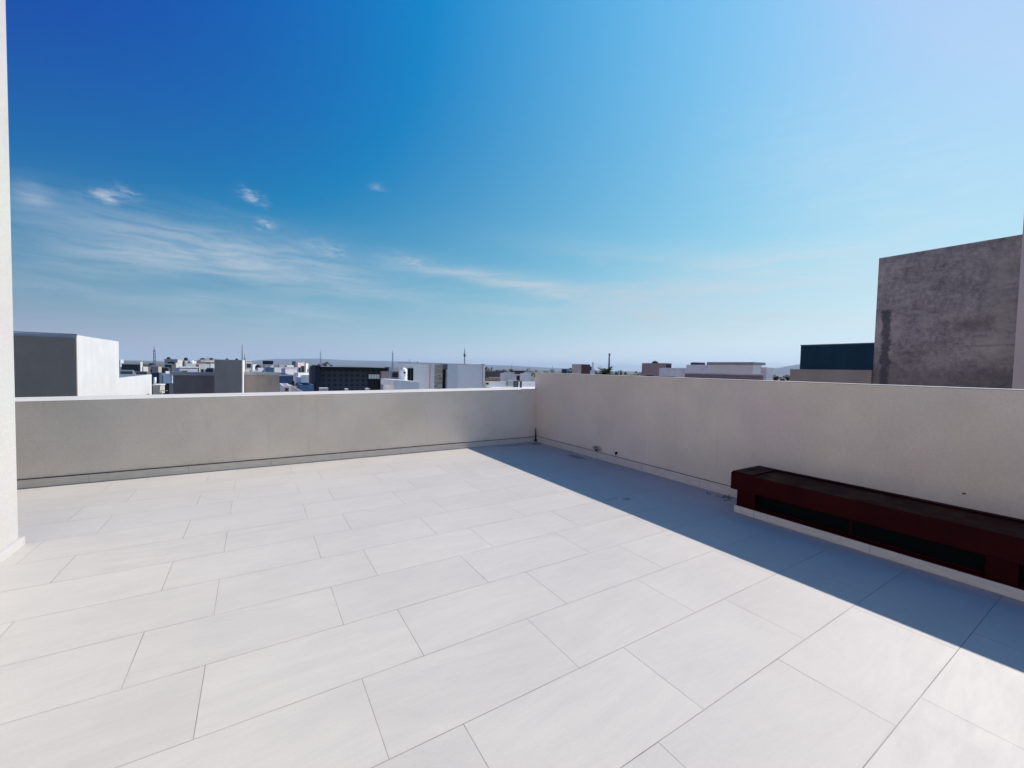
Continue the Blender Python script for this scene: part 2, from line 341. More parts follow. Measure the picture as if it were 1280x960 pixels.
hills([(860, 468), (930, 463), (960, 459.5), (972, 460), (985, 457.5), (1000, 455), (1040, 457), (1120, 466), (1190, 472)], 7500, 1700, (.03, .04, .045))

# ------------------------------------------------------------------ the roof terrace
CX, CY = 6.19, 8.69
X0, Y0 = -7.0, -4.5
tag(MB().box(X0, CX+.02, Y0, CY+.02, GZ, 0).build('terrace_floor', M_tile), kind='structure')
def ftop(x): return 1.262+.0117*(x+2.9)
w0 = thing('parapet_wall', 'low beige rendered parapet with wide white sunlit coping across the far end of the terrace', 'wall', (0, CY, 0))
x0, x1, th = X0-.2, CX-.0005, .95
mb = MB().hexa([(x0, .0, GZ), (x1, .0, GZ), (x1, th, GZ), (x0, th, GZ), (x0, .0, ftop(x0)-.012), (x1, .0, ftop(x1)-.012), (x1, th, ftop(x1)-.012), (x0, th, ftop(x0)-.012)])
mb.build('wall', M_wall_far, w0)
MB().hexa([(x0, -.006, ftop(x0)-.0118), (x1, -.006, ftop(x1)-.0118), (x1, th+.006, ftop(x1)-.0118), (x0, th+.006, ftop(x0)-.0118), (x0, -.006, ftop(x0)), (x1, -.006, ftop(x1)), (x1, th+.006, ftop(x1)), (x0, th+.006, ftop(x0))]).build('coping', M_coping, w0, bevel=.004)
MB().box(x0, CX-.015, -.014, -.0005, 0, .128).build('skirting', M_base, w0)
MB().box(x0, CX-.015, -.009, -.0005, .1285, .142).build('skirting_joint', M_joint, w0)
w1 = thing('parapet_wall', 'taller beige rendered parapet along the right side of the terrace, behind the dark red bench', 'wall', (CX, 0, 0))
HT = 1.795
MB().box(0, .26, Y0, CY+.10, GZ, HT-.012).build('wall', M_wall_right, w1)
MB().box(-.004, .264, Y0, CY+.104, HT-.0118, HT).build('coping', M_coping, w1, bevel=.004)
MB().box(-.014, -.0005, 3.10, CY-.0005, 0, .150).build('skirting', M_base, w1)
MB().box(-.009, -.0005, 3.10, CY-.0005, .1505, .160).build('skirting_joint', M_joint, w1)
# stair tower on the left
t0 = thing('stair_tower', 'tall pale pinkish rendered wall filling the left edge, its corner rising past the frame', 'building', (-2.012, 6.05, 0))
MB().box(-4.6, 0, -9.5, 0, 0.001, 6.6).build('wall', M_wall_tower, t0, bevel=.012)
MB().box(.0005, .036, -9.5, -.012, 0, .085).build('skirting', plain((.45, .435, .43), .6, .05), t0, bevel=.003)
MB().box(-4.6, .036, -.0115, .024, 0, .085).build('skirting', plain((.45, .435, .43), .6, .05), t0, bevel=.003)

# raised skylight box, a red ledge with glazed sides
bn = thing('skylight', 'long low dark red ledge with dark glass panels, against the right wall', 'skylight', (CX-.0015, 0, 0))
YE = -2.4
MB().box(-.65, 0, YE, 3.095, 0, .10).build('plinth', M_base, bn, bevel=.004)
MB().box(-.64, 0, YE+.05, 3.07, .1005, .118).build('sill', M_red, bn)
slab = MB(); slab.box(-.685, 0, YE, 3.135, .322, .548); slab.build('top_slab', M_red, bn, bevel=.006)
rim = MB(); zt = .5485; rim.box(-.675, -.0, 2.86, 3.125, zt, zt+.016); rim.box(-.08, 0, YE, 2.8595, zt, zt+.016); rim.build('raised_rim', M_red, bn, bevel=.004)
for (a, b_) in ((2.83, 3.07), (.63, .825), (-1.37, -1.565), (YE+.05, YE+.25)):
    y_0, y_1 = min(a, b_), max(a, b_); MB().box(-.635, -.03, y_0, y_1, .1185, .3215).build('pier', M_red, bn, bevel=.004)
for (y_0, y_1) in ((.8255, 2.8295), (-1.3695, .6295), (YE+.251, -1.5655)):
    o = MB().box(-.56, -.54, y_0, y_1, .1185, .3215).build('glass_panel', M_glass, bn)
    mbf = MB(); mbf.box(-.575, -.5605, y_0, y_1, .1185, .135); mbf.box(-.575, -.5605, y_0, y_1, .305, .3215)
    yy = y_0+(y_1-y_0)*.5; mbf.box(-.575, -.5605, yy-.010, yy+.010, .1355, .3045)
    mbf.build('glazing_bar', M_red, o)
# drain outlets, cable, bits of litter
def outlet(yy, zz, r, label):
    t = thing('drain_outlet', label, 'drain pipe', (CX, yy, zz))
    mb = MB(); k = 20
    for (xa, ra, xb, rb) in ((0, r, -.02, r), (-.02, r, -.05, r*.82)): mb.tube((xa-.0005, 0, 0), (xb-.0005, 0, 0), ra, rb, k, cap=False)
    mb.build('pipe_collar', plain((.42, .42, .42), .4, .25, 30.), t, smooth=True)
    MB().tube((-.0505, 0, 0), (-.03, 0, 0), r*.78, r*.74, k).build('opening', plain((.05, .05, .05), .8), t)
    MB().tube((-.056, .0, r*.2), (-.05, .0, r*.2), r*.40, r*.30, 12).build('screw_cap', plain((.55, .55, .55), .35, .2, 20., .6), t)
outlet(6.42, .222, .062, 'round grey capped drain pipe low on the right wall, the larger one nearer the corner')
o2 = thing('tap_stub', 'small black pipe stub low on the right wall, just right of the round drain cap', 'pipe', (CX, 5.87, .238))
MB().tube((-.0005, 0, 0), (-.045, 0, -.004), .021, .019, 12).build('pipe', M_black, o2, smooth=True)
MB().tube((-.030, 0, -.004), (-.031, 0, -.05), .014, .012, 10).build('spout', M_black, o2, smooth=True)
mb = MB(); pts = [(CX-.03, CY-.02, .36), (CX-.035, CY-.03, .22), (CX-.03, CY-.03, .10), (CX-.04, CY-.04, .02)]
for i in range(3): mb.tube(pts[i], pts[i+1], (.008, .014, .022)[i], (.014, .022, .040)[i], 8)
tag(mb.build('cable', plain((.03, .03, .033), .7), smooth=True), 'short dark frayed cable sticking up in the corner where the two parapets meet', 'cable')
def litter(x, y, n, s, label, seed):
    rnd = random.Random(seed); mb = MB()
    for i in range(n):
        a = rnd.uniform(0, pi); L = s*rnd.uniform(.4, 1.); cx_, cy_ = x+rnd.uniform(-s, s)*.8, y+rnd.uniform(-s, s)*.8
        p0 = Vector((cx_-cos(a)*L/2, cy_-sin(a)*L/2, .005)); p1 = Vector((cx_+cos(a)*L/2, cy_+sin(a)*L/2, .005+rnd.uniform(0, .015)))
        mb.tube(p0, p1, .003, .002, 5)
        mb.quad(p1, p1+Vector((.02, .008, .004)), p1+Vector((.03, -.004, .006)), p1+Vector((.012, -.012, .002)))
    tag(mb.build('dry_twigs', plain((.03, .022, .018), .9)), label, 'twigs')
litter(6.03, 3.50, 9, .13, "heap of dark dry twigs on the floor at the red bench's left end", 3)
litter(5.98, 3.74, 3, .04, 'tiny dark leaf scrap on the shaded floor a little beyond the bench end', 5)

# ------------------------------------------------------------------ neighbours on the right
def part_box(mb, name, m, par, **k): return mb.build(name, m, par, **k)
n1 = thing('concrete_house', 'tall bare grey concrete party wall with a black vertical stain, rising beyond the right parapet', 'building', (14, 4.262, GZ))
MB().box(0, 9, -16, 0, 0, 5.01-GZ).build('wall', M_conc, n1)
n2 = thing('neighbour_house', 'dark teal block sitting on a grey parapet, left of the bare concrete wall', 'building', (13.95, 4.27, GZ))
MB().tray(0, 6, 0.0, 1.975, 0, 2.056-GZ, .3).build('parapet', plain((.29, .265, .24), .85, .08), n2)
MB().box(.05, 5.8, 0.005, 1.735, 2.0-GZ, 2.757-GZ).build('upper_block', plain((.004, .036, .070), .7, .12), n2)
MB().box(.045, 5.8, 0.005, 1.745, 2.758-GZ, 2.79-GZ).build('coping', plain((.10, .13, .15), .7, .1), n2)
MB().box(.2, .3, 1.76, 1.80, 2.056-GZ, 2.38-GZ).build('roof_pipe', plain((.35, .34, .33)), n2)
n3 = thing('neighbour_tower', 'pale mauve-grey rendered house edge at the right border, in front of the concrete wall', 'building', (12.5, 1.66, GZ))
MB().box(0, 1.2, -3.2, 0, 0, 6.1-GZ).build('wall', stucco('mauve_render', (.50, .455, .44), .04), n3)

# ------------------------------------------------------------------ neighbours ahead
WHITE = (.76, .75, .74); CREAM = (.62, .59, .54); GREY = (.33, .325, .32)
def house(label, x0, x1, yt, Y, colr, depth=None, rot=0, win=(), cap=None, name='house', group='houses of the town beyond the parapet', rough=.85, extras=None, roofc=None):
    """box house whose front stands at depth Y; win: (fx0, fx1, dz, h) as shares of the front / metres below the roof edge"""
    if not rot and depth is None:                   # leave room inside x0..x1 for the side face that shows
        if x0 > 330:
            xl = x0+.28*(x1-x0); Xl = atY(xl, yt, Y).x; depth = min(10., max(.8, atX(x0, yt, Xl).y-Y)); x0 = xl
        elif x1 < 300:
            xr = x1-.30*(x1-x0); Xr = atY(xr, yt, Y).x; depth = min(10., max(.8, atX(x1, yt, Xr).y-Y)); x1 = xr
    a = atY(x0, yt, Y); b = atY(x1, yt, Y); zt = atY((x0+x1)/2, yt, Y).z; W = b.x-a.x
    if rot:
        wd = W/(cos(rot)+.55*abs(sin(rot))); dp = .55*wd
    else: wd = W; dp = depth or max(3., min(10., W*1.1))
    t = thing(name, label, 'house', ((a.x+b.x)/2, Y+(dp/2*cos(rot)+wd/2*abs(sin(rot)) if rot else 0), GZ), rot, group)
    y0 = -dp/2 if rot else 0; h = zt-GZ
    MB().tray(-wd/2, wd/2, y0, y0+dp, 0, h, min(.5, h*.1), min(.15, wd*.1)).build('wall', plain(colr, rough), t)
    if cap: MB().box(-wd/2-.06, wd/2+.06, y0-.06, y0+.1, h+.003, h+.14).build('coping', plain(cap, .8), t)
    for (f0, f1, d_, hh) in win:
        xa, xb = -wd/2+wd*f0, -wd/2+wd*f1; fr = .05
        f = MB(); f.box(xa-fr, xa, y0-.05, y0+.02, h-d_-hh-fr, h-d_+fr); f.box(xb, xb+fr, y0-.05, y0+.02, h-d_-hh-fr, h-d_+fr)
        f.box(xa, xb, y0-.05, y0+.02, h-d_, h-d_+fr); f.box(xa, xb, y0-.05, y0+.02, h-d_-hh-fr, h-d_-hh)
        fo = f.build('window', plain((.3, .3, .3), .6), t)
        MB().box(xa, xb, y0-.02, y0+.015, h-d_-hh, h-d_).build('pane', M_dkglass, fo)
    if extras: extras(t, wd, y0, dp, h)
    return t

# white block at the left, shade of its front put into a darker sheet
t = thing('neighbour_house', 'block at the left with shade-toned grey front and bright white stepped side', 'building', (-5.2, 20, GZ))
MB().hexa([(-7.5, 0, 0), (0, 0, 0), (0, 5.15, 0), (-7.5, 5.15, 0), (-7.5, 0, 2.64-GZ), (0, 0, 2.70-GZ), (0, 5.15, 2.70-GZ), (-7.5, 5.15, 2.66-GZ)]).build('tower', plain((.53, .54, .555), .85, .04), t)
MB().box(-7.5, -.012, -.03, -.002, 0, 2.60-GZ).build('shade_toned_front', plain((.42, .31, .235), .85, .05), t)
MB().box(-7.5, .02, -.03, .1, 2.705-GZ, 2.735-GZ).build('coping', plain((.42, .42, .42), .8), t)
MB().tray(-7.5, -.01, 5.1505, 12.1, 0, 1.05-GZ, .4).build('low_wall', plain((.53, .54, .555), .85, .04), t)
# grey blocks
t = house('low slate-grey boundary block with a light coping, left of the taller grey box', 216, 268, 469.2, 21.5, (.25, .205, .19), depth=5, cap=(.45, .45, .45), group=None, name='grey_block'); t['category'] = 'building'
t = house('tall plain grey box above the skyline with a thin white sunlit right edge', 268, 303.2, 449.5, 20.0, (.60, .59, .59), depth=4.2, group=None, name='grey_block'); t['category'] = 'building'
W_ = atY(303.2, 460, 20).x-atY(268, 460, 20).x; hh = atY(285, 449.5, 20).z-GZ
MB().box(-W_/2, W_/2-.03, -.03, -.002, 0, hh-.02).build('shade_grey_front', plain((.50, .37, .30), .85, .06), t)  # shade of the front put into a greyer sheet over the pale box
a = atY(302.5, 438, 20)
tag(MB().tube((a.x, 20.3, hh+GZ), (a.x, 20.3, a.z+.25), .022, .012, 6).build('antenna', plain((.25, .25, .27), .5)), 'thin pole antenna on the right corner of the tall grey box', 'antenna')
t = house('taupe rendered block with a light coping, right of the tall grey box', 305, 349, 468.8, 22.5, (.43, .34, .29), depth=4, cap=(.50, .50, .49), group=None, name='grey_block'); t['category'] = 'building'

# ---- dark brick house
Y = 36.
def P(x, y, Y=Y): return atY(x, y, Y)
def pb(mb, x0, x1, y0, y1, Y, dep, T, off=0):        # photo rectangle -> box whose front stands at depth Y-off (T = owner)
    a = P(x0, y1, Y); b = P(x1, y0, Y); L = T.location
    xm = (x0+x1)/2; za = P(xm, y1, Y).z; zb = P(xm, y0, Y).z
    mb.box(a.x-L.x, b.x-L.x, Y-off-L.y, Y-off+dep-L.y, za-L.z, zb-L.z); return mb
def brick_mat():
    m, g, b = mat('dark_breeze_block'); p = pos(g); x, y, z = g.xyz(p)
    u = g.m('ABSOLUTE', g.m('SUBTRACT', g.m('FLOORED_MODULO', x, .44), .22)); v = g.m('ABSOLUTE', g.m('SUBTRACT', g.m('FLOORED_MODULO', z, .40), .2))
    hole = g.m('MULTIPLY', g.mr(u, .10, .13, 1., 0.), g.mr(v, .09, .12, 1., 0.))
    line = g.m('MAXIMUM', g.mr(u, .205, .215), g.mr(v, .185, .195))
    c = g.mix(g.noise(p, 2., 4), (.030, .037, .055), (.045, .052, .07)); c = g.mix(g.m('MULTIPLY', hole, .8), c, (.010, .012, .018)); c = g.mix(g.m('MULTIPLY', line, .5), c, (.075, .08, .095))
    g.put(b.inputs['Base Color'], c); b.inputs['Roughness'].default_value = .9; bump(g, b, g.m('MULTIPLY', hole, -1.), .03); return m
dk = thing('dark_house', 'black flat-roofed house with a patterned block facade and one white slatted window', 'house', (P(436, 480).x, Y, GZ))
navy = plain((.022, .028, .042), .8); blk = plain((.012, .013, .016), .75)
pb(MB(), 400, 475, 462.6, 489, Y, 8, dk).build('wall', brick_mat(), dk)
dw = atX(388.5, 470, atY(394, 470, Y-.25).x).y-Y; mbn = MB(); pb(mbn, 394, 399.9, 456.6, 492, Y, dw, dk, .25); mbn.build('side_wing', navy, dk)
pb(MB(), 400.6, 482.5, 459.2, 463.2, Y, 7.9, dk, .55).build('roof_slab', blk, dk)
pb(MB(), 400.5, 425, 457.9, 459.15, Y, 3, dk, .45).build('roof_kerb', plain((.5, .5, .5)), dk)
wn_ = pb(MB(), 460, 474.5, 473.8, 488.3, Y, .1, dk, .06).build('doorway', blk, dk)
fo = pb(MB(), 460, 474.5, 467.6, 473.6, Y, .05, dk, .055).build('window', blk, dk)
mbs = MB()
for k in range(7): xx = 460.6+k*1.97; pb(mbs, xx, xx+1.4, 468.0, 473.3, Y, .05, dk, .115)
s_ = mbs.build('shutter_slats', plain((.85, .85, .85), .5, .03), fo)
gw = thing('grey_pier', 'mauve-grey end wall closing the right side of the black house', 'wall', (P(482, 480).x, Y, GZ))
pb(MB(), 475.2, 484.6, 463.4, 490, Y, 1.5, gw, .3).build('wall', plain((.40, .34, .35), .85, .06), gw)
pb(MB(), 484.7, 487, 458.8, 490, Y, 1.5, gw, .3).build('edge_strip', plain((.45, .46, .48), .85, .04), gw)
for (x0_, x1_, y0_, lb) in ((400.5, 410, 485.0, 'pale grey box in front of the black house, the widest of three'), (433, 435.2, 486, 'small pale post in front of the middle of the black house'), (459, 462, 485.6, 'small pale block at the foot of the black doorway')):
    a = atY((x0_+x1_)/2, y0_, 24.); T = thing('vent_box', lb, 'vent', (a.x, 24., a.z-1.1)); hw = (atY(x1_, y0_, 24.).x-atY(x0_, y0_, 24.).x)/2
    MB().box(-hw, hw, 0, .5, -.9, 1.06).build('casing', plain((.5, .49, .47), .8), T, bevel=.01); MB().box(-hw-.02, hw+.02, -.02, .52, 1.0605, 1.10).build('lid', plain((.6, .6, .6), .7), T)
# roof mess on the dark house: slanted frames
mbr = MB(); L = dk.location; base = P(410, 458).z-L.z
for (xa, ya, xb, yb) in ((401, 455.5, 409, 454.2), (405, 456.8, 411.5, 452.8), (411.5, 452.8, 418, 456.5), (408, 454.8, 415, 454.0), (401, 455.5, 401, 459), (411.5, 452.8, 411.5, 459), (418, 456.5, 418, 459), (409, 454.2, 409, 459)):
    a, b = P(xa, ya), P(xb, yb); mbr.tube((a.x-L.x, 1.2, a.z-L.z), (b.x-L.x, 2.0, b.z-L.z), .06, .06, 6)
mbr.build('pergola_frame', plain((.10, .11, .13), .6), dk)

# ---- white house with the stone panel
Y = 30.
wh = thing('white_house', 'long white flat-roofed house with a rough stone panel and a dark slot beside it', 'house', (atY(550, 480, Y).x, Y, GZ))
def PB(mb, x0, x1, y0, y1, off, dep): return pb(mb, x0, x1, y0, y1, Y, dep, wh, off)
whitew = plain((.84, .81, .79), .85, .035, .6); whitel = plain((.80, .78, .76), .85, .03, .6)
dw = atX(498, 470, atY(502.5, 470, Y).x).y-Y; PB(MB(), 502.5, 537.2, 455.2, 492, 0, dw).build('wall', whitew, wh)
PB(MB(), 537.3, 541.2, 455.2, 492, .35, dw-.3).build('pilaster', plain((.66, .63, .62), .85, .03), wh)
def stone_mat():
    m, g, b = mat('stone_cladding'); p = pos(g); x, y, z = g.xyz(p)
    br = g.n('ShaderNodeTexBrick'); g.put(br.inputs['Vector'], g.comb(x, z, 0)); br.inputs['Scale'].default_value = 1.
    br.inputs['Brick Width'].default_value = .45; br.inputs['Row Height'].default_value = .09; br.inputs['Mortar Size'].default_value = .008
    br.inputs['Color1'].default_value = (.30, .27, .24, 1); br.inputs['Color2'].default_value = (.12, .11, .10, 1); br.inputs['Mortar'].default_value = (.04, .04, .04, 1)
    c = g.mix(g.mr(g.noise(g.comb(x, y, g.m('MULTIPLY', z, 4.)), 3., 5, .7), .35, .65), br.outputs[0], (.40, .37, .33)); g.put(b.inputs['Base Color'], c); b.inputs['Roughness'].default_value = .9; return m
PB(MB(), 541.3, 553, 455.6, 492, .06, dw-.3).build('stone_panel', stone_mat(), wh)
PB(MB(), 553.1, 558.3, 461.5, 492, -.25, .2).build('dark_slot', blk, wh)
PB(MB(), 553.1, 558.3, 455.4, 461.4, .06, dw-.3).build('slot_head', plain((.14, .13, .125)), wh)
PB(MB(), 558.4, 571, 455.2, 492, .12, dw-.3).build('blue_grey_bay', plain((.60, .63, .66), .85, .03), wh)
PB(MB(), 571.1, 603, 455.2, 492, .0, dw-.3).build('wall', plain((.80, .76, .77), .85, .03, .6), wh)
PB(MB(), 603.05, 605.4, 455.0, 492, .15, dw-.3).build('edge_strip', plain((.84, .83, .84), .85, .03), wh)
PB(MB(), 502.3, 605.4, 454.3, 455.0, .08, dw).build('roof_edge', plain((.45, .45, .47), .8), wh)
dr = PB(MB(), 509.5, 516.5, 460.3, 476, .05, .1).build('door', blk, wh)
PB(MB(), 512.7, 513.3, 460.6, 476, .075, .02).build('door_frame', plain((.1, .1, .11), .5), dr)
ty = 28.4; a = atY(504, 474, ty); rr_ = (atY(508.6, 470, ty).x-atY(499.2, 470, ty).x)/2; zt = atY(504, 460.4, ty).z
tk = thing('water_tank', 'white cylindrical water tank with a dark round badge, beside the black door', 'water tank', (a.x, ty, a.z-.25))
hh = zt-a.z+.25; MB().lathe((0, 0, 0), [(rr_*.96, 0), (rr_, .05), (rr_, hh*.45), (rr_*.97, hh*.47), (rr_, hh*.49), (rr_, hh-.14), (rr_*.9, hh-.06), (rr_*.45, hh), (rr_*.4, hh+.04)], 28).build('tank_body', plain((.80, .80, .80), .5, .03), tk, smooth=True)
MB().tube((.02, -rr_-.004, hh*.70), (.02, -rr_+.012, hh*.70), .075, .075, 16).build('badge', blk, tk)
# its low wall
lw = thing('garden_wall', 'low white roof wall in front of the white house, its left end sunlit', 'wall', (atY(505, 480, 25.5).x, 25.5, GZ))
a = atY(493, 474.6, 25.5); b = atY(524, 477.2, 25.5); L = lw.location
MB().hexa([(a.x-L.x, 0, 0), (b.x-L.x, 0, 0), (b.x-L.x, 2.6, 0), (a.x-L.x, 2.6, 0), (a.x-L.x, 0, a.z-GZ), (b.x-L.x, 0, b.z-GZ), (b.x-L.x, 2.6, b.z-GZ), (a.x-L.x, 2.6, a.z-GZ)]).build('wall', plain((.82, .80, .79), .85, .03), lw)
c0 = atY(486, 474.4, 25.5)
a2 = atY(486, 482, 25.5)
MB().hexa([(c0.x-L.x, 1.6, a2.z-GZ), (a.x-L.x-.004, -.0, a2.z-GZ), (a.x-L.x-.004, .3, a2.z-GZ), (c0.x-L.x, 1.9, a2.z-GZ), (c0.x-L.x, 1.6, a.z-GZ), (a.x-L.x-.004, 0, a.z-GZ), (a.x-L.x-.004, .3, a.z-GZ), (c0.x-L.x, 1.9, a.z-GZ)]).build('angled_end', plain((.80, .80, .80), .85, .03), lw)
for (x, y0_, lb) in ((512, 449.5, 'small forked aerial on the roof of the white house'), (522, 452, 'stubby vent pipe on the roof of the white house')):
    a = atY(x, 455, 33.); b = atY(x, y0_, 33.); mb = MB().tube((a.x, 33, a.z-.3), (b.x, 33, b.z-.12), .035 if x > 515 else .02, .03, 6)
    if x < 515:
        mb.tube((b.x, 33, b.z-.15), (b.x-.11, 33, b.z+.05), .014, .01, 5); mb.tube((b.x, 33, b.z-.15), (b.x+.11, 33, b.z+.05), .014, .01, 5)
    else: mb.tube((b.x, 33, b.z-.12), (b.x, 33, b.z+.02), .06, .05, 8)
    tag(mb.build('aerial', plain((.4, .42, .45), .6)), lb, 'antenna')

# white neighbour roof next to the corner
nr = thing('neighbour_roof', 'bright white flat roof with a low kerb just beyond the corner of the parapets', 'building', (0, 0, GZ))
zr = 1.03; a = atY(605.8, 478, 16.4); b = atY(663, 478, 16.4)
MB().box(a.x, 12.5, 9.75, 16.3, 0, zr-GZ).build('roof_slab', plain((.60, .59, .57), .85, .03), nr)
zk = atY(630, 477.2, 16.4).z
MB().box(a.x-.02, 12.5, 16.305, 16.5, 0, zk-GZ).build('kerb_wall', plain((.88, .86, .83), .85, .03), nr)
q = atY(638, 480, 16.2); MB().box(atY(631, 480, 16.2).x, atY(644, 480, 16.2).x, 15.9, 16.1, .2+zr-GZ-.15, zr-GZ+.30).build('pipe_duct', plain((.45, .45, .45)), nr)
for (xx, s) in ((643.6, .07), (646.5, .045), (651, .05)):
    q = atY(xx, 484, 15.); MB().tube((q.x, 15., zr-GZ), (q.x, 15., zr-GZ+.32), s, s, 10).build('vent_pipe', plain((.10, .10, .12), .6), nr)
q = atY(610, 479, 16.2); MB().box(q.x-.04, q.x+.06, 16.24, 16.295, zk-GZ-.12, zk-GZ-.05).build('wall_hook', blk, nr)

